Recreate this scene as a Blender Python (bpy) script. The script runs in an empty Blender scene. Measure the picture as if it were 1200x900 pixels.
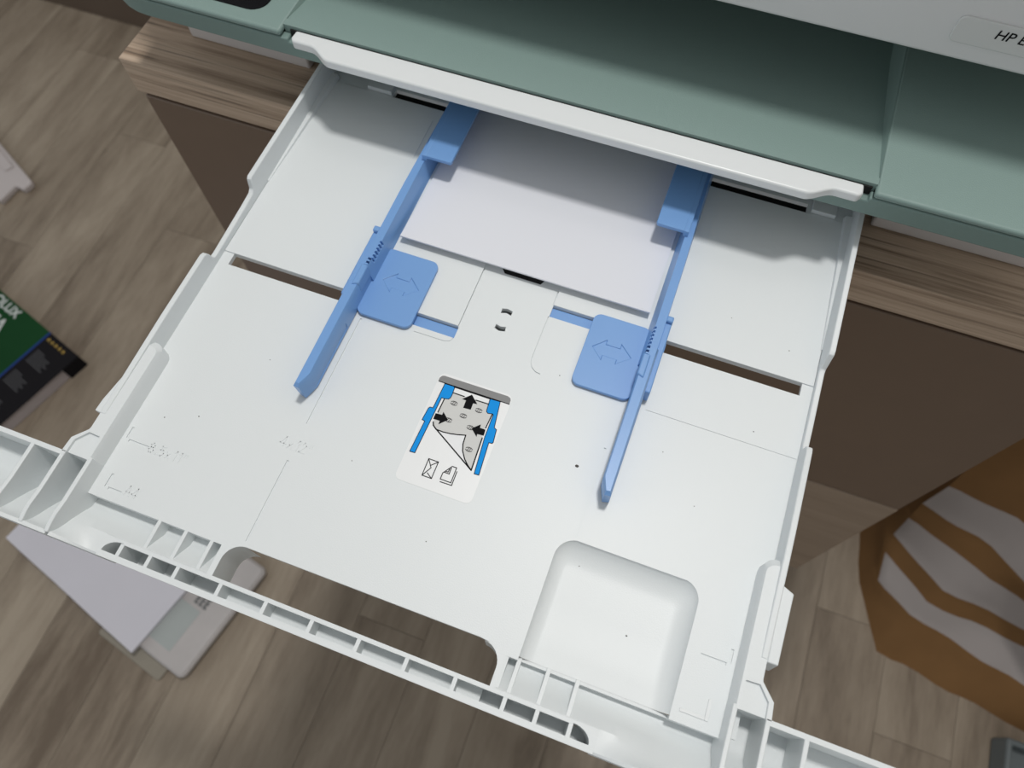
import bpy, bmesh, math, random
from mathutils import Vector, Matrix
random.seed(7)
SC = bpy.context.scene
COL = SC.collection
FZ = 610.0                                   # height of the tray floor above the room floor, in mm
def W(x, y, z): return Vector((x * .001, y * .001, (z + FZ) * .001))   # tray millimetres to metres

# ------------------------------------------------------------------ camera, sky, lamp, exposure
cam = bpy.data.cameras.new('camera'); co = bpy.data.objects.new('camera', cam); COL.objects.link(co)
right = Vector((0.93846898, 0.3453299, -0.0048194)); down = Vector((0.31222349, -0.85429847, -0.4155606)); fwd = Vector((-0.14762271, 0.38848601, -0.90955272))
m = Matrix((right, -down, -fwd)).transposed().to_4x4()
m.translation = W(52.063, -39.348, 247.518)
co.matrix_world = m
cam.sensor_fit = 'HORIZONTAL'; cam.sensor_width = 36.0; cam.lens = 882.274 / 1200 * 36.0
cam.clip_start = .01; cam.clip_end = 50
cam.dof.use_dof = True; cam.dof.focus_distance = .262; cam.dof.aperture_fstop = 15.0
SC.camera = co
wd = bpy.data.worlds.new('world'); SC.world = wd; wd.use_nodes = True
bg = wd.node_tree.nodes['Background']; bg.inputs[0].default_value = (.93, .97, 1.0, 1); bg.inputs[1].default_value = .38
ld = bpy.data.lights.new('ceiling_lamp', 'AREA'); ld.shape = 'DISK'; ld.size = .19; ld.energy = 14.4; ld.color = (1.0, .985, .96)
lo = bpy.data.objects.new('ceiling_lamp', ld); COL.objects.link(lo)
lo.location = W(120, 410, 1720)
lo.rotation_euler = (W(0, 80, 0) - lo.location).to_track_quat('-Z', 'Y').to_euler()
wl = bpy.data.lights.new('left_fill_light', 'AREA'); wl.shape = 'RECTANGLE'; wl.size = 1.3; wl.size_y = 1.1; wl.energy = 5; wl.color = (.95, .98, 1.0)  # added fill light to brighten the left floor, not an actual window
wo = bpy.data.objects.new('left_fill_light', wl); COL.objects.link(wo); wo.location = W(-2300, -1300, 500)
wo.rotation_euler = (W(-350, 50, -500) - wo.location).to_track_quat('-Z', 'Y').to_euler()
SC.view_settings.view_transform = 'Standard'; SC.view_settings.look = 'None'; SC.view_settings.exposure = 0.0; SC.view_settings.gamma = 1.0
SC.view_settings.use_curve_mapping = False

# ------------------------------------------------------------------ materials
def mat(name, col, rough=.5, spec=.5, bump=0, bscale=900, var=0, vscale=40, coat=0, metal=0):
    M = bpy.data.materials.new(name); M.use_nodes = True; nt = M.node_tree; p = nt.nodes['Principled BSDF']
    p.inputs['Base Color'].default_value = (*col, 1); p.inputs['Roughness'].default_value = rough
    p.inputs['Specular IOR Level'].default_value = spec; p.inputs['Metallic'].default_value = metal
    if coat: p.inputs['Coat Weight'].default_value = coat; p.inputs['Coat Roughness'].default_value = .1
    tc = nt.nodes.new('ShaderNodeTexCoord')
    if bump:
        n = nt.nodes.new('ShaderNodeTexNoise'); n.inputs['Scale'].default_value = bscale; n.inputs['Detail'].default_value = 2
        b = nt.nodes.new('ShaderNodeBump'); b.inputs['Strength'].default_value = bump; b.inputs['Distance'].default_value = .0004
        nt.links.new(tc.outputs['Object'], n.inputs['Vector']); nt.links.new(n.outputs['Fac'], b.inputs['Height']); nt.links.new(b.outputs['Normal'], p.inputs['Normal'])
    if var:
        n = nt.nodes.new('ShaderNodeTexNoise'); n.inputs['Scale'].default_value = vscale; n.inputs['Detail'].default_value = 4
        mx = nt.nodes.new('ShaderNodeMix'); mx.data_type = 'RGBA'
        mx.inputs[6].default_value = (*[c * (1 - var) for c in col], 1); mx.inputs[7].default_value = (*[min(1, c * (1 + var)) for c in col], 1)
        nt.links.new(tc.outputs['Object'], n.inputs['Vector']); nt.links.new(n.outputs['Fac'], mx.inputs[0]); nt.links.new(mx.outputs[2], p.inputs['Base Color'])
    return M
def wood(name, cols, stretch, rough=.55, objvar=0.0, scale=6.0, bump=.15, fine=1.0, lines=0.0):
    """long grain: noise stretched along one axis; objvar shifts the tone from piece to piece"""
    M = bpy.data.materials.new(name); M.use_nodes = True; nt = M.node_tree; N = nt.nodes; L = nt.links; p = N['Principled BSDF']
    p.inputs['Roughness'].default_value = rough; p.inputs['Specular IOR Level'].default_value = .35
    tc = N.new('ShaderNodeTexCoord'); oi = N.new('ShaderNodeObjectInfo')
    add = N.new('ShaderNodeVectorMath'); add.operation = 'MULTIPLY_ADD'
    cmb = N.new('ShaderNodeCombineXYZ')
    for i in range(3): L.new(oi.outputs['Random'], cmb.inputs[i])
    add.inputs[1].default_value = (37, 53, 11); L.new(cmb.outputs[0], add.inputs[0]); L.new(tc.outputs['Object'], add.inputs[2])
    mp = N.new('ShaderNodeMapping'); mp.inputs['Scale'].default_value = stretch; L.new(add.outputs[0], mp.inputs[0])
    n1 = N.new('ShaderNodeTexNoise'); n1.inputs['Scale'].default_value = scale; n1.inputs['Detail'].default_value = 5; n1.inputs['Roughness'].default_value = .6; n1.inputs['Distortion'].default_value = .7
    n2 = N.new('ShaderNodeTexNoise'); n2.inputs['Scale'].default_value = scale * 7; n2.inputs['Detail'].default_value = 6; n2.inputs['Roughness'].default_value = .7
    L.new(mp.outputs[0], n1.inputs['Vector']); L.new(mp.outputs[0], n2.inputs['Vector'])
    a = N.new('ShaderNodeMath'); a.operation = 'MULTIPLY_ADD'; a.inputs[1].default_value = .45 * fine; L.new(n2.outputs['Fac'], a.inputs[0]); L.new(n1.outputs['Fac'], a.inputs[2])
    b = N.new('ShaderNodeMath'); b.operation = 'MULTIPLY_ADD'; b.inputs[1].default_value = objvar; L.new(oi.outputs['Random'], b.inputs[0]); L.new(a.outputs[0], b.inputs[2])
    c = N.new('ShaderNodeMath'); c.operation = 'SUBTRACT'; c.inputs[1].default_value = .22 * fine + objvar * .5; L.new(b.outputs[0], c.inputs[0])
    r = N.new('ShaderNodeValToRGB'); e = r.color_ramp.elements
    e[0].position = .28; e[0].color = (*cols[0], 1); e[1].position = .74; e[1].color = (*cols[-1], 1)
    if len(cols) == 3: q = e.new(.5); q.color = (*cols[1], 1)
    L.new(c.outputs[0], r.inputs[0])
    last = r.outputs[0]
    if lines:
        n3 = N.new('ShaderNodeTexNoise'); n3.inputs['Scale'].default_value = scale * 2.6; n3.inputs['Detail'].default_value = 2; L.new(mp.outputs[0], n3.inputs['Vector'])
        r3 = N.new('ShaderNodeValToRGB'); k = r3.color_ramp.elements; k[0].position = .33; k[0].color = (lines, lines, lines, 1); k[1].position = .42; k[1].color = (1, 1, 1, 1); L.new(n3.outputs['Fac'], r3.inputs[0])
        mm = N.new('ShaderNodeMix'); mm.data_type = 'RGBA'; mm.blend_type = 'MULTIPLY'; mm.inputs[0].default_value = 1; L.new(last, mm.inputs[6]); L.new(r3.outputs[0], mm.inputs[7]); last = mm.outputs[2]
    L.new(last, p.inputs['Base Color'])
    bp = N.new('ShaderNodeBump'); bp.inputs['Strength'].default_value = bump; bp.inputs['Distance'].default_value = .001; L.new(n2.outputs['Fac'], bp.inputs['Height']); L.new(bp.outputs[0], p.inputs['Normal'])
    return M
WHITE = mat('white_plastic', (.775, .805, .81), .42, .5, bump=.10, bscale=2500)
WGLOSS = mat('glossy_white_plastic', (.80, .82, .82), .3, .5)
STICK = mat('sticker_white', (.86, .87, .87), .35)
BLUE = mat('blue_plastic', (.185, .37, .71), .34, .5, bump=.06, bscale=3000)
INKB = mat('ink_blue', (.012, .31, .83), .7, .12); INKK = mat('ink_black', (.008, .008, .009), .8, .1)
INKG = mat('ink_grey', (.22, .22, .22), .5); INKP = mat('ink_page_grey', (.63, .63, .61), .5); INKW = mat('ink_white', (.84, .85, .86), .5); INKL = mat('ink_emblem', (.13, .13, .13), .5)
PAPER = mat('paper', (.80, .81, .86), .75, .3)
PAD = mat('black_rubber', (.012, .012, .013), .8)
SPECK = mat('dust', (.10, .09, .08), .9)
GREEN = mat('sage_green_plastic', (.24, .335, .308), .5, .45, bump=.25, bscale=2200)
GREEND = mat('sage_green_shaded', (.200, .285, .262), .5, .45, bump=.2, bscale=2200)  # same green made darker, shade of the front face put into the colour
PBASE = mat('printer_base_white', (.66, .62, .60), .5)
PTOP = mat('printer_top_white', (.72, .72, .715), .45, .5, bump=.1, bscale=2500)
BADGE = mat('badge_plastic', (.66, .67, .655), .25)
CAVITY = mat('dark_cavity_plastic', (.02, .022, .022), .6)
BLACKG = mat('black_gloss', (.006, .006, .007), .3, .15)
GAP = mat('gap_black', (.01, .01, .01), .8)
OAK = wood('oak_veneer', ((.24, .165, .112), (.50, .375, .275), (.66, .52, .395)), (.55, 26, 26), .5, scale=7, bump=.25, lines=.5, fine=1.3)
OAK2 = wood('oak_veneer_panel', ((.30, .225, .165), (.38, .29, .215)), (1.2, 16, 16), .55, scale=5, bump=.1)
BROWN = mat('brown_laminate', (.185, .128, .090), .5, .4, var=.04, vscale=60)
BROWN2 = mat('brown_furniture', (.13, .095, .07), .6, .4, var=.1, vscale=8)
FLOORM = wood('grey_brown_laminate', ((.155, .117, .083), (.275, .222, .166), (.385, .320, .246)), (9, 1.5, 9), .48, objvar=.22, scale=1.9, bump=.12, fine=.9)
KRAFT = mat('kraft_paper', (.205, .108, .042), .8, .2, var=.30, vscale=14)
BAGW = mat('bag_white_print', (.40, .36, .345), .8, .2, var=.06, vscale=14)
CARD = mat('grey_white_card', (.56, .51, .50), .8, .2, var=.06, vscale=20)
SHEET = mat('sheet_white', (.66, .645, .70), .6, .4, bump=.5, bscale=14, var=.05, vscale=12)
PACKM = mat('packet_wrap', (.50, .47, .46), .5, .4, var=.22, vscale=22)
PACKT = mat('packet_grey_print', (.20, .20, .20), .7, .2); PACKG = mat('packet_green_grey', (.41, .44, .43), .6, .4, var=.1, vscale=30)
ENVM = mat('beige_envelope', (.30, .27, .22), .7, .3, var=.12, vscale=30)
BOXG = mat('box_green_print', (.010, .055, .018), .8, .1, var=.3, vscale=10)
BOXK = mat('box_black_print', (.012, .011, .013), .8, .1)
BOXB = mat('box_blue_print', (.02, .05, .20), .8, .1); BOXT = mat('box_text_white', (.55, .58, .56), .6); BOXY = mat('box_star_gold', (.42, .27, .05), .6); BOXGT = mat('box_text_grey', (.085, .085, .09), .8, .1)
BOXW = mat('box_side_white', (.50, .45, .45), .8, .2, var=.25, vscale=35)
BINM = mat('grey_plastic', (.13, .15, .155), .5)

# ------------------------------------------------------------------ mesh helpers (all coordinates in tray millimetres)
class B:
    def __init__(s): s.bm = bmesh.new()
    def v(s, x, y, z): return s.bm.verts.new((x, y, z))
    def f(s, vs, mi=0):
        try: q = s.bm.faces.new(vs)
        except ValueError: return None
        q.material_index = mi; return q
    def box(s, x0, x1, y0, y1, z0, z1):
        return s.prism([(x0, y0), (x1, y0), (x1, y1), (x0, y1)], z0, z1)
    def loft(s, rings, cap0=True, cap1=True, closed=True):
        R = [[s.v(*p) for p in r] for r in rings]; n = len(R[0])
        for a, b in zip(R, R[1:]):
            for i in range(n if closed else n - 1): s.f((a[i], a[(i + 1) % n], b[(i + 1) % n], b[i]))
        if cap0: s.f(R[0][::-1])
        if cap1: s.f(R[-1])
        return s
    def prism(s, poly, z0, z1):
        return s.loft([[(x, y, z0) for x, y in poly], [(x, y, z1) for x, y in poly]])
    def prism_x(s, poly, x0, x1):           # poly of (y, z)
        return s.loft([[(x0, y, z) for y, z in poly], [(x1, y, z) for y, z in poly]])
    def prism_y(s, poly, y0, y1):           # poly of (x, z)
        return s.loft([[(x, y0, z) for x, z in poly], [(x, y1, z) for x, z in poly]])
    def flat(s, poly, z): s.f([s.v(x, y, z) for x, y in poly]); return s
    def ribbon(s, pts, w, z0, z1):
        for a, b in zip(pts, pts[1:]):
            d = Vector((b[0] - a[0], b[1] - a[1]));
            if d.length < 1e-6: continue
            d.normalize(); n = Vector((-d.y, d.x)) * w / 2; e = d * w * .4
            s.prism([(a[0] - e.x - n.x, a[1] - e.y - n.y), (b[0] + e.x - n.x, b[1] + e.y - n.y), (b[0] + e.x + n.x, b[1] + e.y + n.y), (a[0] - e.x + n.x, a[1] - e.y + n.y)], z0, z1)
        return s
    def grid(s, rows, mi=None):
        V = [[s.v(*p) for p in r] for r in rows]
        for i in range(len(V) - 1):
            for j in range(len(V[0]) - 1): s.f((V[i][j], V[i][j + 1], V[i + 1][j + 1], V[i + 1][j]), 0 if mi is None else mi(i, j))
        return s
def rrect(x0, x1, y0, y1, r, n=6):
    out = []
    for cx, cy, a0 in ((x1 - r, y1 - r, 0), (x0 + r, y1 - r, 90), (x0 + r, y0 + r, 180), (x1 - r, y0 + r, 270)):
        for i in range(n + 1):
            a = math.radians(a0 + 90 * i / n); out.append((cx + r * math.cos(a), cy + r * math.sin(a)))
    return out
def finish(o, bevel=0, seg=2, sharp=35, smooth=True):
    me = o.data
    if bevel:
        bv = o.modifiers.new('bevel', 'BEVEL'); bv.width = bevel * .001; bv.segments = seg; bv.limit_method = 'ANGLE'; bv.angle_limit = math.radians(40); bv.use_clamp_overlap = True
        bv.harden_normals = False
    if smooth:
        for p in me.polygons: p.use_smooth = True
        me.set_sharp_from_angle(angle=math.radians(sharp))
def obj(name, b, mats, parent=None, base=None, bevel=0, seg=2, sharp=35, smooth=True, recalc=True):
    """link the mesh of b as one object; base is the tray-mm origin (taken from the root thing when parented)"""
    root = parent
    while root is not None and root.parent is not None: root = root.parent
    org = Vector(root['base_mm']) if root is not None else Vector(base or (0, 0, 0))
    bm = b.bm
    if recalc: bmesh.ops.recalc_face_normals(bm, faces=bm.faces)
    for v in bm.verts: v.co = (v.co - org) * .001
    me = bpy.data.meshes.new(name); bm.to_mesh(me); bm.free()
    for M in (mats if isinstance(mats, (list, tuple)) else [mats]): me.materials.append(M)
    o = bpy.data.objects.new(name, me); COL.objects.link(o)
    if parent is not None: o.parent = parent
    else: o.location = W(*org); o['base_mm'] = tuple(org)
    finish(o, bevel, seg, sharp, smooth)
    return o
def thing(name, label, cat, base, group=None):
    o = bpy.data.objects.new(name, None); COL.objects.link(o); o.empty_display_size = .02
    o.location = W(*base); o['base_mm'] = tuple(base); o['label'] = label; o['category'] = cat
    if group: o['group'] = group
    return o
def tag(o, label, cat, group=None):
    o['label'] = label; o['category'] = cat
    if group: o['group'] = group
    return o
def cut(o, b):
    """boolean difference of object o and the cutters in b (same origin as o's root), worked out in millimetres"""
    root = o
    while root.parent is not None: root = root.parent
    org = Vector(root['base_mm']); bm = b.bm
    bmesh.ops.recalc_face_normals(bm, faces=bm.faces)
    for v in bm.verts: v.co = v.co - org
    me = bpy.data.meshes.new('cutter'); bm.to_mesh(me); bm.free()
    c = bpy.data.objects.new('cutter', me); COL.objects.link(c)
    src = o.data.copy(); src.transform(Matrix.Scale(1000, 4))
    w = bpy.data.objects.new('work', src); COL.objects.link(w)
    md = w.modifiers.new('cut', 'BOOLEAN'); md.operation = 'DIFFERENCE'; md.solver = 'EXACT'; md.use_self = True; md.object = c
    bpy.context.view_layer.update()
    nm = bpy.data.meshes.new_from_object(w.evaluated_get(bpy.context.evaluated_depsgraph_get()))
    nm.transform(Matrix.Scale(.001, 4)); old = o.data; nm.name = old.name
    o.data = nm
    for x in (w, c): bpy.data.objects.remove(x)
    for x in (old, me, src): bpy.data.meshes.remove(x)
    for p in nm.polygons: p.use_smooth = True
    nm.set_sharp_from_angle(angle=math.radians(35))
def text_mesh(s, size, shear=0.0, extrude=.0):
    cu = bpy.data.curves.new('t', 'FONT'); cu.body = s; cu.size = size; cu.shear = shear; cu.extrude = extrude
    o = bpy.data.objects.new('t', cu); COL.objects.link(o); bpy.context.view_layer.update()
    me = bpy.data.meshes.new_from_object(o.evaluated_get(bpy.context.evaluated_depsgraph_get()))
    bpy.data.objects.remove(o); bpy.data.curves.remove(cu); return me
def add_text(b, s, size, org, ux, uy, shear=0.0, bold=0.0, align='L'):
    """flat lettering: org + x*ux + y*uy"""
    me = text_mesh(s, size, shear)
    xs = [v.co.x for v in me.vertices]; sh = -max(xs) if align == 'R' else 0
    offs = [(0, 0)] if not bold else [(0, 0), (bold, 0), (0, bold), (bold, bold)]
    for k, (ox, oy) in enumerate(offs):
        vs = [b.bm.verts.new(Vector(org) + Vector(ux) * (v.co.x + sh + ox) + Vector(uy) * (v.co.y + oy) + Vector(ux).cross(Vector(uy)) * (.02 * k)) for v in me.vertices]
        for p in me.polygons: b.f([vs[i] for i in p.vertices])
    bpy.data.meshes.remove(me)

# ================================================================== FLOOR
fb = B(); fb.box(-1390, 790, -640, 721, -640, -618)
floor = obj('floor', fb, GAP, base=(0, 0, -618), smooth=False); floor['kind'] = 'structure'; floor['label'] = 'grey brown laminate strip floor'
PW = 78.3; PL = 560
pb = B(); pb.box(-PW / 2 + .22, PW / 2 - .22, -PL / 2 + .2, PL / 2 - .2, -8, 0)
first = None
bm_ = pb.bm
for v in bm_.verts: v.co *= .001
pme = bpy.data.meshes.new('plank'); bm_.to_mesh(pme); bm_.free(); pme.materials.append(FLOORM)
for c in range(-5, 23):
    x = -1010 + PW * (c + .5)
    off = (c * 217) % PL
    if abs(x - 456) < 45: off = (84 + 700) % PL
    y = -700 + off - 2 * PL
    while y < 1000:
        y0 = y + PL / 2
        if -620 < y0 + PL / 2 and y0 - PL / 2 < 715:
            o = bpy.data.objects.new('plank', pme); COL.objects.link(o); o.parent = floor; o.location = Vector((x, y0, 8)) * .001
        y += PL

# ================================================================== NIGHTSTAND (the cabinet that carries the printer)
ZT = -22
ns = thing('cabinet', 'oak topped cabinet with brown drawer front standing under the printer', 'cabinet', (7, 440, -610))
q = B(); q.box(-235, 251, 175, 700, ZT - 21, ZT); obj('top_panel', q, OAK, ns, bevel=.5)
q = B(); q.box(-231, 247, 196, 698, -455, ZT - 21.01); obj('carcass', q, BROWN, ns, smooth=False)
q = B(); q.box(-233, 249, 176, 195.9, -252, -46.5); d = obj('drawer_front', q, BROWN, ns, bevel=.8)
q = B(); q.box(-233, 249, 175.5, 195.9, -455, -253); obj('lower_panel', q, OAK2, ns, bevel=.8)
q = B(); q.box(-150, 150, 420, 690, -610, -455.05); obj('plinth', q, BROWN, ns)
# back wall with its brown baseboard
q = B(); q.box(-1500, 1100, 722, 800, -618, 1750); w_ = obj('wall_back', q, mat('wall_paint', (.62, .60, .57), .8, .2), base=(0, 722, -610), smooth=False)
w_['kind'] = 'structure'; w_['label'] = 'plain pale wall behind the oak cabinet'
q = B(); q.box(800, 880, -1600, 722, -618, 1750); w2 = obj('added_wall_right', q, bpy.data.materials['wall_paint'], base=(800, 0, -610), smooth=False)  # unseen wall, added to keep ambient light off the bag and right floor
w2['kind'] = 'structure'; w2['label'] = 'unseen pale wall added at right to hold back ambient light'
q = B(); q.box(-1500, 800, 712, 722, -610, -505); k_ = obj('baseboard_back', q, BROWN2, base=(0, 716, -610), bevel=1.5)
k_['kind'] = 'structure'; k_['label'] = 'brown baseboard along the foot of the back wall'

# ================================================================== PRINTER
pr = thing('printer', 'sage green and white inkjet printer standing on the oak cabinet', 'printer', (-6, 340, ZT))
def body_outline(x0, x1, y0, y1, r): return rrect(x0, x1, y0, y1, r, 8)
ZD = 36.2
q = B(); q.box(-208, -142, 200, 505, ZT, 24.4); q.box(128, 198, 200, 505, ZT, 24.4); q.box(-142, 128, 330, 505, ZT, 24.4)
obj('base', q, PBASE, pr, bevel=1)
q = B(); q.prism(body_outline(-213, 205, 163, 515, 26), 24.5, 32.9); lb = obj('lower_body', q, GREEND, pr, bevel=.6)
c = B(); c.box(-123.4, 113.6, 166.9, 330, 24.6, 40); c.box(-118.6, 110.6, 158, 168, 31.2, 40); cut(lb, c)
# green deck: side ledges level, the sunk output surface between them falls towards the back
XL, XR = -121.3, 111.5
ol = body_outline(-213.4, 205.4, 162.7, 516, 26)
def clip(poly, x, keep_left):
    out = []; n = len(poly)
    for i in range(n):
        a, b = poly[i], poly[(i + 1) % n]; ia = (a[0] <= x) == keep_left; ib = (b[0] <= x) == keep_left
        if ia: out.append(a)
        if ia != ib:
            t = (x - a[0]) / (b[0] - a[0]); out.append((x, a[1] + t * (b[1] - a[1])))
    return out
l = clip(ol, XL, True); r_ = clip(ol, XR, False)
q = B(); q.prism(l, 33.4, ZD); obj('side_ledge', q, GREEN, pr, bevel=1.1, seg=3)
q = B(); q.prism(r_, 33.4, ZD); obj('side_ledge', q, GREEN, pr, bevel=1.1, seg=3)
# sunk surface with draughted side walls
q = B()
ys = [166.9, 170, 184, 205, 240, 280, 330]; zc = [ZD, ZD - .15, 34.0, 30.6, 26.4, 25.3, 25.1]
rows = []
for y, z in zip(ys, zc):
    d = (ZD - z) * .22
    rows.append([(XL - .3, y, ZD - .05), (XL + d, y, z), (XR - d, y, z), (XR + .3, y, ZD - .05)])
q.grid(rows)
q.loft([[(XL, 166.9, 24.7), (XR, 166.9, 24.7)], [(XL, 166.9, ZD), (XR, 166.9, ZD)]], False, False, False)
q.box(XL, XR, 330, 500, 24.7, 36)
obj('output_deck', q, GREEN, pr, sharp=25)
# white lip = front edge of the pulled-in output extension
cx = -4; lip = []
def sw(t): return t * t * (3 - 2 * t)
half = []
for i in range(17):
    t = i / 16; half.append((110.6 - 18.5 * t, 160.4 - 5.0 * sw(min(1, max(0, (t - .42) / .55)))))
fr = [(cx + a, y + .25) for a, y in half] + [(cx - a, y) for a, y in half[::-1]]
poly = [(cx + 111.4, 166.2), (cx + 111.7, 162.2)] + fr + [(cx - 111.7, 162.2), (cx - 111.4, 166.2)]
q = B(); q.prism(poly[::-1], 31.4, 35.5); obj('output_lip', q, WGLOSS, pr, bevel=.8, seg=3)
q = B(); q.box(cx - 114.5, cx + 114.5, 166.25, 166.8, 24.7, 34.8); obj('lip_slot', q, GAP, pr, smooth=False)
q = B(); q.box(-117, 119, 176, 325, -13, -8); obj('dark_bay_plate', q, CAVITY, pr)  # dark plate added below the tray's rear gap, its colour stands for the shade
# control panel (black, left ledge)
q = B(); q.prism(rrect(-198, -132.2, 169.4, 193, 7), ZD + .02, ZD + .4); obj('control_panel', q, BLACKG, pr)
# upper white body
q = B()
up = body_outline(-213, 205, 203.5, 512, 24)
q.prism(up, 61.9, 126); obj('upper_body', q, PTOP, pr, bevel=1.2, seg=3)
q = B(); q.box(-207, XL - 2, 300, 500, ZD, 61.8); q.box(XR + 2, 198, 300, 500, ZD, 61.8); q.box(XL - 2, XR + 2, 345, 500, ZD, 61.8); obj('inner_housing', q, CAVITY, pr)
q = B(); q.prism(body_outline(-202, 194, 222, 500, 18), 126, 134); obj('scanner_lid', q, PTOP, pr, bevel=1.5, seg=3)
# badge on the front face with the printed name
q = B()
bd = rrect(114.3, 196, 68.7, 78.2, 2.2, 5)
q.prism_y([(x, z) for x, z in bd], 202.7, 203.8)
bdg = obj('name_badge', q, BADGE, pr, bevel=.35)
q = B(); add_text(q, 'HP ENVY', 4.7, (126.6, 202.62, 73.0), (1, 0, 0), (0, 0, 1), shear=.12, bold=.06); obj('lettering', q, INKK, bdg, smooth=False, recalc=False)

# ================================================================== PAPER TRAY
tr = thing('paper_tray', 'white pulled-out paper tray with blue guides, in front of the green printer', 'paper tray', (0, 80, -16))
# ---- floor plate
q = B(); q.prism([(-114.3, -20), (114.3, -20), (114.3, 230), (-114.3, 230)], -2, 0)
fl = obj('floor_plate', q, WHITE, tr)
c = B()
c.box(-110, -14.9, 76.6, 81.7, -4, 2); c.box(15.4, 110.2, 97.4, 102.4, -4, 2)                    # rack slots
hc = [(-56, -25), (-55.6, -23), (-54.6, -21.2), (-52.8, -19.8), (-50.5, -19.2), (32.6, -18.8), (36, -19.2), (38.6, -20.8), (40.1, -23), (40.5, -25)]
c.prism(hc, -4, 2)                                                                               # hand hole
c.prism([(46, -24), (94.2, -24), (94.2, 13)] + [(88 + 6.2 * math.cos(a), 14 + 6.5 * math.sin(a)) for a in [math.radians(10 * k) for k in range(1, 9)]]
        + [(53 - 7 * math.cos(a), 13.5 + 7 * math.sin(a)) for a in [math.radians(10 * k) for k in range(8, 0, -1)]] + [(46, 13)], -4, 2)   # pocket
c.box(-85, 97, 177.9, 182.6, -4, 2)                                                                # dark gap at the rear
for pts in ([(-2.3, 92.6), (-2.4, 94.7), (-.4, 95.2), (1.8, 94.7), (1.7, 92.8), (-.3, 93.3)], [(-2.3, 85.9), (-2.2, 87.6), (-.3, 87.1), (1.7, 87.6), (1.9, 85.7), (-.3, 85.2)]): c.prism(pts, -4, 2)
c.prism([(-9.6, 112.6), (-7, 109.6), (7.7, 109.6), (9.2, 112.6), (9.2, 128), (-9.6, 128)], -4, 2)
cut(fl, c)
c = B()                                                                                          # shallow grooves
c.box(-51.2, -50.4, 27.0, 72.3, -.5, 2); c.box(-51.2, -50.4, -17.5, 12.5, -.5, 2)
c.box(50.4, 51.2, 21.6, 54.5, -.5, 2)
c.box(-15.3, -14.95, 81.7, 109, -.6, 2); c.box(15.0, 15.35, 79, 97.3, -.6, 2); c.box(15.0, 15.35, 102.4, 109, -.6, 2)
c.box(60, 113.9, 73.1, 73.3, -.25, 2)
c.ribbon([(15.2, 79.5), (15.3, 77.2), (16.2, 75.2), (18, 73.9), (20, 73.6)], .3, -.45, 2)
c.ribbon([(-15.1, 76.6), (-15.4, 75.4), (-16.4, 74.6), (-18, 74.2), (-30, 74.1)], .3, -.3, 2)
for s in (-1, 1):
    x = 108.2 if s > 0 else -108.2
    c.box(min(x, x - s * .9), max(x, x - s * .9), .6, 4.8, -.5, 2); c.box(min(x - s * 1.4, x - s * 9.5), max(x - s * 1.4, x - s * 9.5), -.5, .4, -.5, 2)
c.box(-105.6, -104.7, -17.3, -12.5, -.5, 2); c.box(-104.0, -98.9, -17.9, -17, -.5, 2)
cut(fl, c)
q = B()                                                                                          # front right corner mark is moulded proud
q.box(104.2, 105.4, -18.0, -11.6, 0, .35); q.box(96.5, 104.2, -18.0, -16.9, 0, .35)
obj('corner_mark', q, WGLOSS, tr, bevel=.12)
# rear sheets lie a little proud of the plate
q = B(); q.box(-114.2, -15.3, 81.75, 177.8, .02, .5); obj('rear_sheet', q, WHITE, tr, bevel=.12)
q = B(); q.box(15.4, 114.2, 102.45, 177.8, .02, .5); obj('rear_sheet', q, WHITE, tr, bevel=.12)
q = B(); q.box(-36, 36, 60, 131, -7, -6); obj('under_plate', q, WHITE, tr)
q = B(); q.prism([(-9.4, 110), (9, 110), (9, 127.5), (-9.4, 127.5)], -5.9, -.6); obj('separator_pad', q, PAD, tr)
q = B(); q.box(-97, -85.5, 178.6, 186, .1, 2.2); obj('rear_stop', q, WHITE, tr, bevel=.2)
q = B(); q.box(98.5, 108, 178.6, 186, .1, 2.2); obj('rear_stop', q, WHITE, tr, bevel=.2)
for x in (-63.2, 62.8):
    q = B(); q.ribbon([(x + .2, 171), (x + (.3 if x < 0 else .1), 149.5)], .35, .5, .7); obj('mould_line', q, WHITE, tr)
# ---- pocket
q = B()
def pocket_ring(off, z0, front):
    x0, x1, y1 = 46 + off * .72, 94.2 - off, 20.7 - off * 1.25
    r0, r1 = max(1.5, 7 - off * .8), max(1.5, 6.4 - off * .7)
    def zz(y): return z0 if y > -9.5 else z0 * (1 - .35 * (-9.5 - y) / 10.5)
    pts = [(x0, front), (x0, -15), (x0, -9.5), (x0, 0)]
    pts += [(x0 + r0 - r0 * math.cos(a), y1 - r0 + r0 * math.sin(a)) for a in [math.radians(15 * k) for k in range(0, 7)]]
    pts += [(x1 - r1 + r1 * math.sin(a), y1 - r1 + r1 * math.cos(a)) for a in [math.radians(15 * k) for k in range(0, 7)]]
    pts += [(x1, 0), (x1, -9.5), (x1, -15), (x1, front)]
    return [(x, y, zz(y)) for x, y in pts]
rings = [pocket_ring(o_, z_, -20) for o_, z_ in ((0, -.05), (.25, -.8), (.8, -2.0), (1.9, -3.3), (3.4, -4.3), (5.2, -4.9), (6.6, -5.05))]
q.loft(rings, False, False, False)
inner = rings[-1]; n = len(inner); lft = inner[:11]; rgt = inner[11:][::-1]
for i in range(10): q.f([q.v(*lft[i]), q.v(*rgt[i]), q.v(*rgt[i + 1]), q.v(*lft[i + 1])])
bmesh.ops.remove_doubles(q.bm, verts=q.bm.verts, dist=.01)
obj('pocket', q, WHITE, tr, sharp=28)
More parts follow.
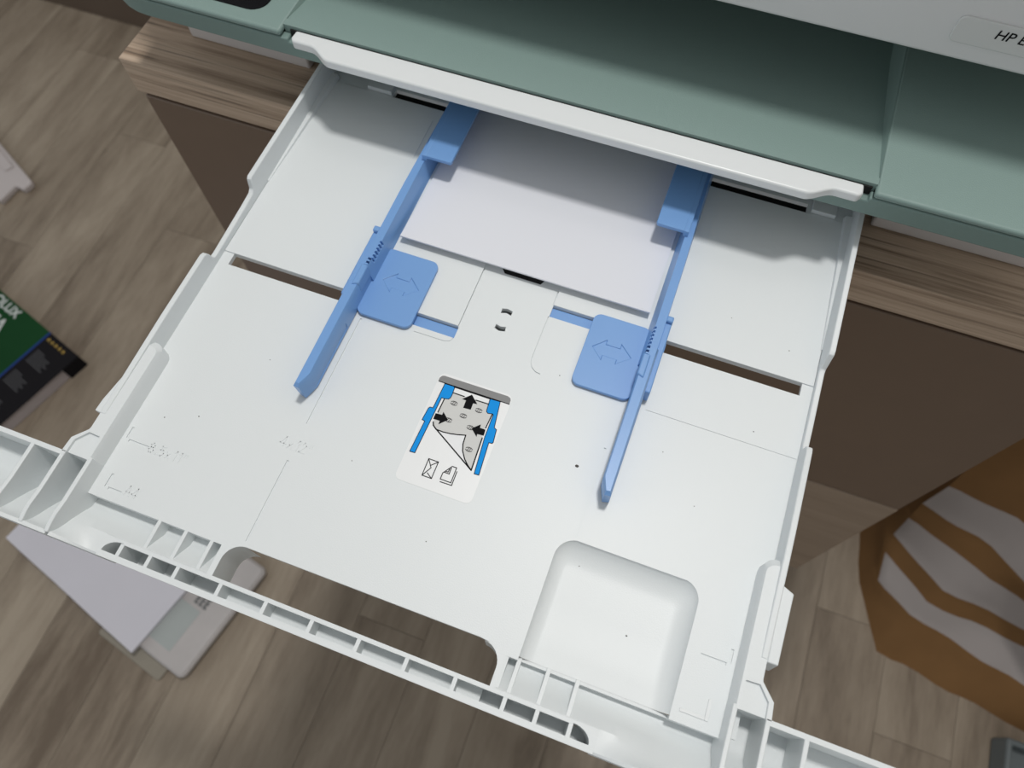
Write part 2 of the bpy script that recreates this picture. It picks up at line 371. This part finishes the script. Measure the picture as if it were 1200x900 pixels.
# ---- long side walls
prof = [(230, -2), (230, 10.9), (111, 10.9), (110, 10.2), (109.4, 8), (109, 5.6), (107.5, 4.4), (101, 3.9), (78, 3.0), (76.2, 3.2), (75.4, 4.2), (74.8, 7), (74, 8.4), (72.5, 9.1), (45, 9.3), (34.5, 9.1), (10, 8.6), (4, 8.3), (4, -2)]
q = B(); q.prism_x(prof, -116.4, -114.3); obj('side_wall', q, WHITE, tr, bevel=.35)
prof = [(230, -2), (230, 10.9), (113, 10.7), (111.3, 10.0), (108.8, 3.2), (107.5, 2.6), (86, 2.9), (78, 2.7), (76.4, 2.9), (76, 6.5), (75.4, 8), (73.6, 8.6), (45, 9.4), (34.5, 9.3), (10, 8.6), (4, 8.3), (4, -2)]
q = B(); q.prism_x(prof, 114.3, 116.4); obj('side_wall', q, WHITE, tr, bevel=.35)
for s in (-1, 1):
    q = B()                                                                                      # tapering foot along the wall
    xs = lambda a: s * a
    q.loft([[(xs(114.3), 180, .4), (xs(111.3), 180, .4), (xs(111.8), 180, 2.4), (xs(114.3), 180, 2.8)], [(xs(114.3), 118, .4), (xs(113.6), 118, .4), (xs(113.9), 118, .8), (xs(114.3), 118, 1.0)]])
    obj('wall_foot', q, WHITE, tr)
# ---- thick front shoulders of the walls, running on as thin walls to the front
for s in (-1, 1):
    q = B()
    P = [(109.6, -12.2), (109.6, 31), (109.9, 32.6), (111, 34), (112.5, 34.8), (116.4, 35), (116.4, -1.5), (116.6, -2.4), (120.7, -6.9), (121.1, -12.2)]
    P = [(s * x, y) for x, y in P]
    T = [(s * x, y) for x, y in [(110.4, -12.2), (110.4, 30), (110.7, 31), (111.6, 32), (112.9, 32.6), (116.3, 32.8), (116.3, -1.7), (116.5, -2.5), (120.6, -7), (121, -12.2)]]
    q.loft([[(x, y, -7) for x, y in P], [(x, y, 6.2) for x, y in P], [(x, y, 8.1) for x, y in T]])
    sh = obj('shoulder', q, WHITE, tr, bevel=.3)
    c = B(); c.prism([(s * x, y) for x, y in [(111.6, -3.6), (115.9, -3.4), (119.2, -7.4), (119.4, -14), (111.6, -14)]], 6.9, 12)
    c.prism([(s * 111.6, -12.0), (s * 119.4, -12.0), (s * 119.4, -14), (s * 111.6, -14)], -5, 12)
    cut(sh, c)
    q = B()                                                                                      # clip outside the wall
    if s > 0: q.loft([[(x, y, 2) for x, y in [(116.3, 2), (119.0, 2), (119.6, 25.6), (116.3, 27.2)]], [(x, y, 8.4) for x, y in [(116.3, 3.4), (119.6, 3.4), (119.9, 25.6), (116.3, 27.2)]]])
    else: q.loft([[(x, y, 2) for x, y in [(-116.3, 4), (-118.6, 4.2), (-118.4, 8.6), (-116.3, 21)]], [(x, y, 8.2) for x, y in [(-116.3, 4), (-118.6, 4.2), (-118.4, 8.6), (-116.3, 21)]]])
    obj('clip', q, WHITE, tr, bevel=.3)
# ---- front wall: curved inner shell, rails, ribs
RZ0, RZ1 = -94.6, 73.8                                                                            # span of the rail with the cells
def shell_profile(k):                                                                             # k 0: rail span, 1: wing
    base = [(-20, -7.2), (-22.2, -7.0), (-24.6, -6.3), (-27.7, -3.1), (-31, 0)]
    tail0 = [(-32.6, 0), (-34, 0), (-35.3, 0), (-36.3, 0), (-37.6, 0), (-38.3, -.5)]
    tail1 = [(-32.6, 1.3), (-34, 2.7), (-35.3, 4.0), (-36.2, 5.4), (-37.0, 7.2), (-38.3, 7.6)]
    return base + [(a[0] + (b[0] - a[0]) * k, a[1] + (b[1] - a[1]) * k) for a, b in zip(tail0, tail1)]
def shell_rows(xs, kf, y_back=None):
    rows = []
    for x in xs:
        p = shell_profile(kf(x))
        if y_back is not None: p = [(y_back, -7.2)] + p
        rows.append([(x, y, z) for y, z in p])
    return rows
def kf(x):
    d = (RZ0 - 2 - x) if x < 0 else (x - RZ1 - 2)
    return sw(max(0, min(1, d / 16)))
fw = B()
for xs_, yb in (([-200, -185, -170, -155, -140, -125, -110.5], -12.2), ([75.6 + 2 * k for k in range(18)], None), ([-109.6, -107, -105, -103, -101, -99, -97, -95.5], None), ([110.5, 125, 140, 155, 170, 185, 200], -12.2)):
    rows = shell_rows(xs_, kf, yb)
    # closed body: inner shell, front face, underside
    R = []
    for r in rows:
        x = r[0][0]; R.append(r + [(x, -38.6, r[-1][2] - 1), (x, -38.6, -14), (x, -37, -16), (x, r[0][1], -16), (x, r[0][1], -7.2 - .01)])
    fw.loft(R)
# inner slopes beside the hand hole (stop at the inner rail)
for x0, x1 in ((-95.5, -57.4), (41.8, 75.6)):
    R = []
    for x in (x0, x1):
        p = [(y, z) for y, z in shell_profile(0)[:5]]
        R.append([(x, y, z) for y, z in p] + [(x, -31.2, 0), (x, -31.2, -16), (x, -20, -16)])
    fw.loft(R)
# end cheeks of the hand hole, flush with the floor plate
for s_, x0, x1 in ((-1, -58, -55.95), (1, 40.45, 42.4)):
    xi = x1 if s_ < 0 else x0; xo = x0 if s_ < 0 else x1
    arc = [(xi - s_ * 6.2 * (1 - math.cos(a)), -25.6 + 6.35 * math.sin(a)) for a in [math.radians(90 * k / 8) for k in range(9)]]
    fw.prism([(xo, -31.15), (xo, -19.25)] + arc[::-1] + [(xi, -31.15)], -16, -.03)
# wall under the floor edge
fw.box(-109.6, -55.8, -21.2, -20, -7.4, -.02); fw.box(40.4, 46, -21.2, -20, -7.4, -.02); fw.box(94.2, 109.6, -21.2, -20, -7.4, -.02); fw.box(46, 94.2, -21.0, -20, -7.4, -3.45)
# rails
fw.box(RZ0 + 6, RZ1 - 6, -32.5, -31.15, -16, 0)
fw.box(-95.5, 75.6, -38.3, -36.3, -16, 0)
# rounded ends of the channel
for s, xe in ((-1, RZ0), (1, RZ1)):
    pts = []
    for k in range(9):
        a = math.radians(90 * k / 8)
        pts.append((xe - s * 6 * (1 - math.cos(a)), -36.3 + 4.2 * math.sin(a)))
    cap = pts + [(xe - s * 6, -31.15), ((-95.5 if s < 0 else 75.6), -31.15), ((-95.5 if s < 0 else 75.6), -36.3)]
    fw.prism(cap, -16, 0)
# rear walls of the wings and the cell floor of the channel
for s in (-1, 1):
    fw.box(min(s * 119.6, s * 200), max(s * 119.6, s * 200), -13.5, -11.9, -16, 8.1)
fw.box(RZ0, RZ1, -36.35, -32.45, -15.9, -13.5)
fw.box(-54, 38.5, -36.33, -32.47, -13.4, -8.5)
bz = obj('front_wall', fw, WHITE, tr, bevel=.3, sharp=30)
for x in (-88.7, -78.1, -67.7, -51.9, -35.5, -19.1, -2.7, 13.7, 29.9, 46.2, 56.6, 67.2):
    q = B(); q.box(x - .65, x + .65, -36.5, -32.3, -14, -.1); obj('cell_divider', q, WHITE, bz)
for x in (-81.4, -71.3, -61.6):
    q = B(); q.box(x - .65, x + .65, -31.3, -19.95, -8, -.05); obj('rib', q, WHITE, bz, bevel=.12)
for x in (46.5, 56.1, 65.6):
    top = -.05 if x < 46 else -3.45
    q = B(); q.prism_x([(-19.95, -8), (-19.95, -2.2 if x > 46 else -.05), (-31.3, -.05), (-31.3, -8)], x - .7, x + .7); obj('rib', q, WHITE, bz, bevel=.12)
q = B(); q.box(42.4, 43.2, -31.2, -20, -8, -.3); obj('rib', q, WHITE, bz)
for s in (-1, 1):
    for x, yb in ((110.3, -11), (120.2, -11), (131.7, -12), (160, -12), (185, -12), (199.2, -12)):
        y0 = yb
        p = [(y0, -8), (y0, 8.05), (-26.5, 8.05), (-29, 8.3), (-31.5, 8.6), (-34, 8.4), (-37.6, 7.6), (-37.6, -8)]
        q = B(); q.prism_x(p, s * x - .75, s * x + .75); obj('rib', q, WHITE, bz, bevel=.25)
# ---- moulded size lettering (stroke letters, barely proud)
def strokes(word, x, y, h, slant=0.0, adv=.78, w=.32, z0=-.02, z1=.16, xs=None):
    G = {'8': [[(.2, .54), (.1, .77), (.32, 1), (.54, .77), (.44, .54), (.2, .54), (.04, .27), (.2, 0), (.44, 0), (.6, .27), (.44, .54)]], '.': [[(.12, 0), (.2, .04)]], '5': [[(.55, 1), (.12, 1), (.08, .58), (.4, .62), (.58, .32), (.35, 0), (.05, .08)]],
         'x': [[(.05, 0), (.5, .6)], [(.05, .6), (.5, 0)]], '1': [[(.1, .8), (.32, 1), (.32, 0)]], '"': [[(.12, 1), (.1, .7)], [(.34, 1), (.32, .7)]], 'A': [[(.02, 0), (.32, 1), (.62, 0)], [(.14, .36), (.5, .36)]],
         '4': [[(.45, 0), (.45, 1), (.02, .3), (.65, .3)]], '2': [[(.05, .75), (.3, 1), (.55, .75), (.05, 0), (.6, 0)]]}
    q = B(); cxp = x
    for ch in word:
        for st in G[ch]: q.ribbon([(cxp + a * h * .95, y + b * h) for a, b in st], w, z0, z1)
        cxp += h * (.42 if ch in '."' else .55 if ch == '1' else adv)
    return q
obj('size_lettering', strokes('8.5x11"', -98.6, -1.3, 3.4), WHITE, tr, smooth=False)
obj('size_lettering', strokes('A4', -97.9, -17.6, 3.4), WHITE, tr, smooth=False)
obj('size_lettering', strokes('4x12"', -56.6, 16.6, 3.6), WHITE, tr, smooth=False)
# ---- instruction sticker with its print
q = B(); q.prism(rrect(-13.9, 14.1, 19.4, 62.0, 2.2), .0, .14); st = obj('instruction_sticker', q, STICK, tr)
ST = dict(
 gray=[(-13.6, 58.3), (-13.6, 59.7), (-13.0, 60.7), (-12.2, 61.0), (12.1, 61.3), (13.3, 60.9), (13.7, 60.1), (13.8, 58.6)],
 blueL=[(-10.9, 58.1), (-7.0, 58.2), (-6.8, 54.7), (-6.9, 53.6), (-7.4, 52.9), (-8.8, 52.6), (-9.9, 52.6), (-10.7, 30.1), (-12.6, 30.0), (-12.1, 42.2), (-13.2, 42.4), (-12.8, 47.2), (-12.4, 47.8), (-11.3, 47.9)],
 blueR=[(6.6, 58.1), (10.4, 58.3), (11.9, 48.3), (12.9, 47.8), (13.5, 43.1), (13.3, 42.5), (12.1, 42.4), (13.1, 30.2), (11.4, 30.1), (10.0, 43.9), (9.8, 52.7), (9.5, 53.0), (7.9, 52.6), (7.2, 53.0), (7.0, 53.6)],
 page=[(-6.7, 55.8), (6.6, 56.0), (7.0, 53.6), (7.2, 53.0), (7.9, 52.6), (9.2, 52.8), (8.8, 46.8), (9.3, 43.3), (10.0, 30.9), (6.4, 33.9), (4.6, 36.5), (3.8, 38.9), (3.5, 42.2), (0.7, 41.4), (-1.7, 40.9), (-4.5, 40.6), (-6.7, 40.6), (-8.1, 41.3), (-9.2, 43.0), (-9.0, 46.9), (-8.8, 52.6), (-7.4, 52.9), (-6.9, 53.6)],
 fold=[(-6.6, 40.5), (-4.5, 40.5), (-1.7, 40.8), (0.7, 41.4), (3.3, 42.2), (3.8, 38.9), (4.6, 36.5), (6.4, 33.9), (9.6, 31.1)],
 up=[(-0.1, 57.4), (3.0, 54.6), (1.5, 54.4), (1.6, 51.8), (-1.2, 51.6), (-1.3, 54.6), (-2.8, 54.6)],
 right=[(-9.6, 46.3), (-7.2, 46.5), (-7.2, 47.7), (-4.5, 45.4), (-7.1, 42.7), (-7.1, 44.1), (-9.6, 44.0)],
 left=[(4.5, 45.3), (7.0, 47.8), (7.2, 46.5), (9.3, 46.5), (9.5, 44.2), (7.1, 44.0), (7.3, 42.9)])
for nm, keys, M, z in (('printed_slot', ['gray'], INKG, .16), ('printed_page', ['page'], INKP, .16), ('printed_fold', ['fold'], INKW, .18), ('printed_guide', ['blueL'], INKB, .19), ('printed_guide', ['blueR'], INKB, .19), ('printed_arrow', ['up'], INKK, .24), ('printed_arrow', ['right'], INKK, .24), ('printed_arrow', ['left'], INKK, .24)):
    q = B()
    for k in keys: q.prism(ST[k], .14, z)
    obj(nm, q, M, st, smooth=False)
q = B()
for pts, w in (([(-13.3, 58.3), (13.7, 58.5)], .3), ([(-7.2, 58.1), (6.6, 58.15)], .5), ([(-6.7, 55.8), (-2.5, 55.8)], .4), ([(2.0, 55.9), (6.6, 56.0)], .4), ([(-8.8, 52.5), (-9.0, 47.0)], .4), ([(9.4, 52.8), (9.1, 47.1)], .4), ([(9.3, 43.2), (10.0, 30.9)], .45),
    ([(-9.1, 42.9), (-8.6, 41.8), (-7.7, 41.1), (10.0, 30.9)], .45), ([(-7.1, 40.7), (-4.5, 40.6), (-1.7, 40.9), (0.7, 41.4), (3.5, 42.2)], .4), ([(3.5, 42.2), (3.8, 38.9), (4.6, 36.5), (6.4, 33.9), (8.2, 32.2), (10.0, 30.9)], .4),
    (ST['blueL'] + ST['blueL'][:1], .25), (ST['blueR'] + ST['blueR'][:1], .25)): q.ribbon(pts, w, .15, .22)
obj('printed_line', q, INKK, st, smooth=False)
q = B()
for pts in ([(-5.3, 29.8), (-1.7, 29.8), (-1.7, 23.5), (-5.2, 23.5), (-5.3, 29.8)], [(-5.3, 29.8), (-3.3, 27.0), (-5.2, 23.5)], [(-1.7, 29.8), (-3.7, 27.8)], [(-3.8, 24.9), (-1.7, 23.5)]): q.ribbon(pts, .3, .14, .2)
obj('printed_envelope', q, INKK, st, smooth=False)
q = B()
for pts in ([(3.4, 30.0), (5.0, 30.0), (5.1, 24.4), (1.2, 24.4), (1.2, 26.7), (3.4, 30.0)], [(3.3, 29.4), (3.4, 27.1), (1.4, 27.1)], [(5.6, 28.8), (5.7, 23.6), (1.5, 23.5)], [(2.9, 28.8), (2.8, 27.6), (1.8, 27.6)]): q.ribbon(pts, .3, .14, .2)
obj('printed_sheet', q, INKK, st, smooth=False)
q = B()
for lx, ly in [(-4.9, 52.1), (4.4, 52.5), (0.0, 48.7), (6.5, 37.7), (-4.35, 45.45), (3.95, 45.4)]:
    ring = [(lx + 1.25 * math.cos(a), ly + .72 * math.sin(a)) for a in [math.tau * k / 16 for k in range(17)]]
    q.ribbon(ring[1:8], .3, .16, .2); q.ribbon(ring[9:16], .3, .16, .2)
    q.ribbon([(lx - .55, ly - .45), (lx - .1, ly + .6)], .28, .16, .2); q.ribbon([(lx + .1, ly - .6), (lx + .5, ly + .4)], .28, .16, .2)
obj('printed_emblem', q, INKL, st, smooth=False)
# ---- blue width guides
def guide(s):
    X = lambda pts: [(s * x, y) for x, y in pts]
    q = B()
    # front bar
    q.loft([[(x, y, .55) for x, y in X([(53.3, 92), (53.4, 41), (55.4, 35.6), (57.7, 36.2), (58.1, 92)])],
            [(x, y, 10.2) for x, y in X([(53.2, 92), (53.2, 40.5), (55.3, 35.2), (57.5, 35.4), (57.7, 92)])],
            [(x, y, 11.6) for x, y in X([(53.7, 92), (53.7, 41.1), (55.5, 36.4), (56.8, 36.6), (57.0, 92)])]])
    # slanted rear wall (section in x-z swept along y)
    sec = [(52.0, .55), (57.6, .55), (57.2, 9.1), (54.0, 9.1)]
    sec2 = [(52.0, .55), (57.4, .55), (56.0, 9.1), (54.0, 9.1)]
    q.loft([[(s * x, 88, z) for x, z in sec], [(s * x, 130, z) for x, z in sec], [(s * x, 189, z) for x, z in sec2]])
    g = obj('paper_guide', q, BLUE, tr, bevel=.35)
    c = B()
    for k in range(10): c.box(*sorted((s * 53.5, s * 54.6)), 86.2 + k * 1.62, 87.1 + k * 1.62, 7, 14)
    c.box(*sorted((s * 53.0, s * 53.55)), 40.5, 66.5, 1.4, 4.6)
    cut(g, c)
    q = B(); q.box(*sorted((s * 57.0, s * 59.5)), 76.2, 105.2, .6, 7.8); obj('outer_flange', q, BLUE, g, bevel=.4)
    q = B(); q.box(*sorted((s * 57.0, s * 59.6)), 105.2, 107.6, .6, 9.3); obj('stop_knob', q, BLUE, g, bevel=.5)
    q = B(); q.prism([(s * 53.0, 80), (s * 53.0, 88.5), (s * 55.6, 88.5), (s * 55.6, 79)], 6, 12.2); obj('latch', q, BLUE, g, bevel=.5)
    cap = X([(42.2, 189), (42.2, 144.1), (42.9, 143.5), (53.3, 143.5), (53.3, 189)])
    q = B(); q.prism(cap, 10.3, 12.0); obj('hold_down_cap', q, BLUE, g, bevel=.3)
    q = B(); q.box(*sorted((s * 53.0, s * 55.0)), 143.5, 189, 8.9, 11.9); obj('cap_rib', q, BLUE, g, bevel=.25)
    q = B(); q.prism(rrect(*sorted((s * 31.5, s * 53.6)), 73.4, 104.0, 3, 6), .55, 2.1)
    pd = obj('thumb_pad', q, BLUE, g, bevel=.5, seg=3)
    A = [(-7.4, 0), (-2.9, 4.2), (-2.9, 2.35), (2.6, 2.35), (2.6, 4.2), (7.4, 0), (2.6, -4.2), (2.6, -2.35), (-2.9, -2.35), (-2.9, -4.2)]
    A = [(s * 42 + a, 90 + b) for a, b in A]
    c = B(); c.prism(A, 1.75, 5); cut(pd, c)
    q = B()
    if s < 0: q.box(-60, -13.5, 76.9, 81.4, -3.2, -1.4)
    else: q.box(13.5, 60, 97.7, 102.1, -3.2, -1.4)
    obj('gear_rack', q, BLUE, g, bevel=.2)
    q = B()
    if s < 0: q.box(-36, -32, 76.9, 81.4, -1.5, .9)
    else: q.box(32, 36, 97.7, 102.1, -1.5, .9)
    obj('rack_foot', q, BLUE, g)
guide(-1); guide(1)
# ---- specks of dust on the plastic
q = B()
for x, y, r in [(43.6, 44.9, .55), (-88.2, 16.3, .22), (-99.5, 11.8, .2), (55, 13.8, .2), (97.8, 78.2, .2), (27, 75.5, .18), (76, -2, .25), (-30, 20, .16), (5, 3, .18), (70, 60, .15), (85, 45, .15), (-75, 45, .15), (103, 113.7, .2), (80, 120, .15)]:
    z = .05 if y < 100 else .52
    if 46 < x < 94 and y < 20: z = -5.0
    q.loft([[(x + r * 1.3 * math.cos(a) * k, y + r * math.sin(a) * k, z + h) for a in [math.tau * i / 6 for i in range(6)]] for k, h in ((1, 0), (.6, r * .7))])
dd = obj('dust', q, SPECK, tr); dd['kind'] = 'stuff'

# ================================================================== PAPER IN THE TRAY
q = B()
ysp = [109.4, 111, 113, 116, 120, 126, 134, 144, 156, 176, 200, 215]
def pz(y): return .65 + 2.9 * max(0, 1 - (y - 109.4) / 34) ** 2
top = []; bot = []
for y in ysp:
    top.append([(-50.6 + 101.2 * j / 8, y, pz(y) + .75) for j in range(9)]); bot.append([(-50.6 + 101.2 * j / 8, y, pz(y)) for j in range(9)])
q.grid(top); q.grid(bot)
loop = lambda g: g[0] + [r[-1] for r in g[1:]] + g[-1][::-1][1:] + [r[0] for r in g[::-1][1:-1]]
q.loft([loop(bot), loop(top)], False, False)
bmesh.ops.remove_doubles(q.bm, verts=q.bm.verts, dist=.001)
o = obj('photo_paper', q, PAPER, base=(0, 160, .65), sharp=40)
tag(o, 'small white photo paper sheets lying between the blue guides of the tray', 'paper')

# ================================================================== THINGS ON THE FLOOR
def rot(org, ang):
    c, s_ = math.cos(math.radians(ang)), math.sin(math.radians(ang))
    return lambda u, v: (org[0] + u * c - v * s_, org[1] + u * s_ + v * c)
def rpoly(T, u0, u1, v0, v1, r=0, n=4):
    P = rrect(u0, u1, v0, v1, r, n) if r else [(u0, v0), (u1, v0), (u1, v1), (u0, v1)]
    return [T(*p) for p in P]
# printed box at the left
T = rot((-604, 167), -17.5)
bx = thing('printed_box', 'green and black printed carton with white lettering, lying on the floor at left', 'box', (-690, 110, -610))
q = B(); q.prism(rpoly(T, -210, -1, -185, -1, 2), -610, -587.2); obj('carton', q, BOXW, bx, bevel=1)
q = B(); q.prism(rpoly(T, -210, -52, -187, 1, 0), -587.2, -586); obj('green_panel', q, BOXG, bx)
q = B(); q.prism(rpoly(T, -52, 1, -187, 1, 0), -587.2, -586); kp = obj('black_panel', q, BOXK, bx)
q = B(); q.prism(rpoly(T, -54.5, -51.5, -187, 1, 0), -586.1, -585.8); obj('blue_line', q, BOXB, bx)
q = B(); q.prism(rpoly(T, -6, 1.2, -24, 1.2, 1), -609.9, -586.2); obj('dark_corner', q, BOXK, bx)
ca, sa = math.cos(math.radians(-17.5)), math.sin(math.radians(-17.5))
q = B()
for s_, u, v, h in (('OLUX', -106, -14.5, 17), ('STA', -106, -40, 25), ('TICA', -93, -62, 19)):
    add_text(q, s_, h, (*T(u, v), -585.9), (ca, sa, 0), (-sa, ca, 0), bold=.9, align='R')
obj('lettering', q, BOXT, bx, smooth=False, recalc=False)
q = B()
for k in range(5):
    u, v = -46 + k * 7.0, -7.0
    P = []
    for i in range(10):
        a = math.radians(90 + 36 * i); r = 3.1 if i % 2 == 0 else 1.3; P.append(T(u + r * math.cos(a), v + r * math.sin(a)))
    q.prism(P, -586, -585.8)
obj('star_row', q, BOXY, bx, smooth=False)
q = B()
for blk, v0 in enumerate((-24, -58, -92, -126)):
    for k in range(6):
        ln = random.uniform(24, 33) if k else 14
        q.prism(rpoly(T, -46, -46 + ln, v0 - k * 3.4 - 1.5, v0 - k * 3.4), -586, -585.85)
obj('small_print', q, BOXGT, bx, smooth=False)
# paper pile under the tray front
T = rot((-319, -128), -13)
q = B(); q.prism(rpoly(T, -90, 0, 0, 120, 3), -610, -606.5); o = obj('envelope', q, ENVM, base=(-350, -70, -610), bevel=.5)
tag(o, 'beige flat envelope at the bottom of the floor pile, only its corner showing', 'envelope')
T = rot((-292, -117.5), -13)
pk = thing('paper_packet', 'wrapped white paper packet with grey print, under the large white sheets', 'packet', (-340, -50, -606))
q = B(); P0 = rpoly(T, -118, 0, 0, 136, 7, 5); P1 = rpoly(T, -115, -3, 3, 133, 5, 5); q.loft([[(x, y, -606.4) for x, y in P1], [(x, y, -603) for x, y in P0], [(x, y, -597) for x, y in P0], [(x, y, -594.5) for x, y in P1]]); obj('wrapper', q, PACKM, pk, bevel=.6)
q = B(); q.prism(rpoly(T, -110, -30, 14, 62, 0), -594.5, -594.2); obj('green_print', q, PACKG, pk)
q = B()
for k in range(3):
    q.prism(rpoly(T, -44 + 6 * k, -41 + 6 * k, 66, 84, 0), -594.5, -594.2)
    for j in range(4): q.prism(rpoly(T, -44 + 6 * k + 2.6, -44 + 6 * k + 4.6, 66 + 5 * j, 69 + 5 * j, 0), -594.5, -594.2)
obj('grey_print', q, PACKT, pk, smooth=False)
T = rot((-353, -111.5), -16)
q = B(); n = 10
tp = [[(*T(-206 + 206 * i / n, 290 * j / 14), -588.6 + .9 * math.sin(i * 1.1 + j * .8)) for i in range(n + 1)] for j in range(15)]
bt = [[(x, y, -594.1) for x, y, z in r] for r in tp]
q.grid(tp); q.grid(bt); q.loft([loop(bt), loop(tp)], False, False); bmesh.ops.remove_doubles(q.bm, verts=q.bm.verts, dist=.01)
o = obj('sheet_stack', q, SHEET, base=(-400, 0, -594.1), sharp=50)
tag(o, 'stack of large white paper sheets on the floor pile below the tray front', 'paper')
# pale card piece at the left edge
q = B()
P = [(-1000, 470), (-918, 428), (-834, 386), (-832.5, 380), (-836.6, 369), (-851, 371.6), (-855, 341.6), (-940, 356), (-1010, 380)]
q.prism(P, -610, -600)
cd = obj('card_insert', q, CARD, base=(-900, 390, -610), bevel=2, seg=3)
q = B(); q.prism([(-1000, 462), (-918, 421), (-872, 397), (-879, 387), (-930, 408), (-1000, 434)], -600, -597.5); obj('folded_flap', q, CARD, cd, bevel=.8)
tag(cd, 'pale grey card packaging insert with a notched corner, left edge of the floor', 'packaging')
# grey box bottom right
q = B(); q.box(513, 720, -90, 122, -610, -580); o = obj('storage_box', q, BINM, base=(600, 20, -610), bevel=3, seg=3)
c_ = B(); c_.box(519, 714, -84, 116, -600, -570); cut(o, c_)
tag(o, 'grey plastic box on the floor in front of the striped bag', 'box')
# striped kraft bag
Lz = [(-610, 360.8, 231.1, 389.9, 165.1, 543, 138.8), (-570, 364.6, 228, 401, 204.1, 518.4, 173.1), (-545, 357.7, 251.7, 404.9, 215.4, 501.2, 205), (-525, 355, 265.8, 409.7, 225.5, 488.5, 216.1),
      (-480, 349.1, 269.4, 413.5, 243.7, 461.2, 225), (-450, 347, 275.3, 412, 256, 443.1, 232.4), (-400, 345.8, 276.6, 405, 268, 432, 256), (-340, 342, 285, 398, 280, 430, 268), (-290, 340, 292, 392, 290, 426, 278)]
rows = []
for z, lx, ly, mx_, my, rx, ry in Lz:
    Lp, Mp = Vector((lx, ly, z)), Vector((mx_, my, z)); dr = (Vector((rx, ry, z)) - Mp).normalized()
    Rp = Mp + dr * 215; Gp = Lp + Vector((-14, 82, 0)); Hp = Rp + Vector((40, 130, 0))
    loopc = [Gp, Lp, Mp, Rp, Hp]
    r = []
    for a, b_, n in ((Gp, Lp, 4), (Lp, Mp, 6), (Mp, Rp, 14), (Rp, Hp, 4), (Hp, Gp, 8)):
        for i in range(n):
            p = a.lerp(b_, i / n)
            w = 1.6 * math.sin(p.x * .09 + z * .05) * math.sin(p.y * .07 + z * .031) if i else 0
            r.append(Vector((p.x + w, p.y - w * 1.4, p.z)))
    rows.append(r)
fine = []; band = []
for k in range(len(rows) - 1):
    for s_ in range(3):
        fine.append([a.lerp(b_, s_ / 3) for a, b_ in zip(rows[k], rows[k + 1])]); band.append(k)
fine.append(rows[-1])
q = B()
V = [[q.v(*p) for p in r] for r in fine]; nn = len(V[0])
for i in range(len(V) - 1):
    white = band[i] in (1, 3, 5)
    for j in range(nn): q.f((V[i][j], V[i][(j + 1) % nn], V[i + 1][(j + 1) % nn], V[i + 1][j]), 1 if white and 4 <= j < 24 else 0)
q.f(V[0][::-1])
bg_ = obj('paper_bag', q, [KRAFT, BAGW], base=(450, 200, -610), sharp=60)
sm = bg_.modifiers.new('thick', 'SOLIDIFY'); sm.thickness = .0006
tag(bg_, 'brown kraft paper bag with white stripes standing right of the oak cabinet', 'bag')
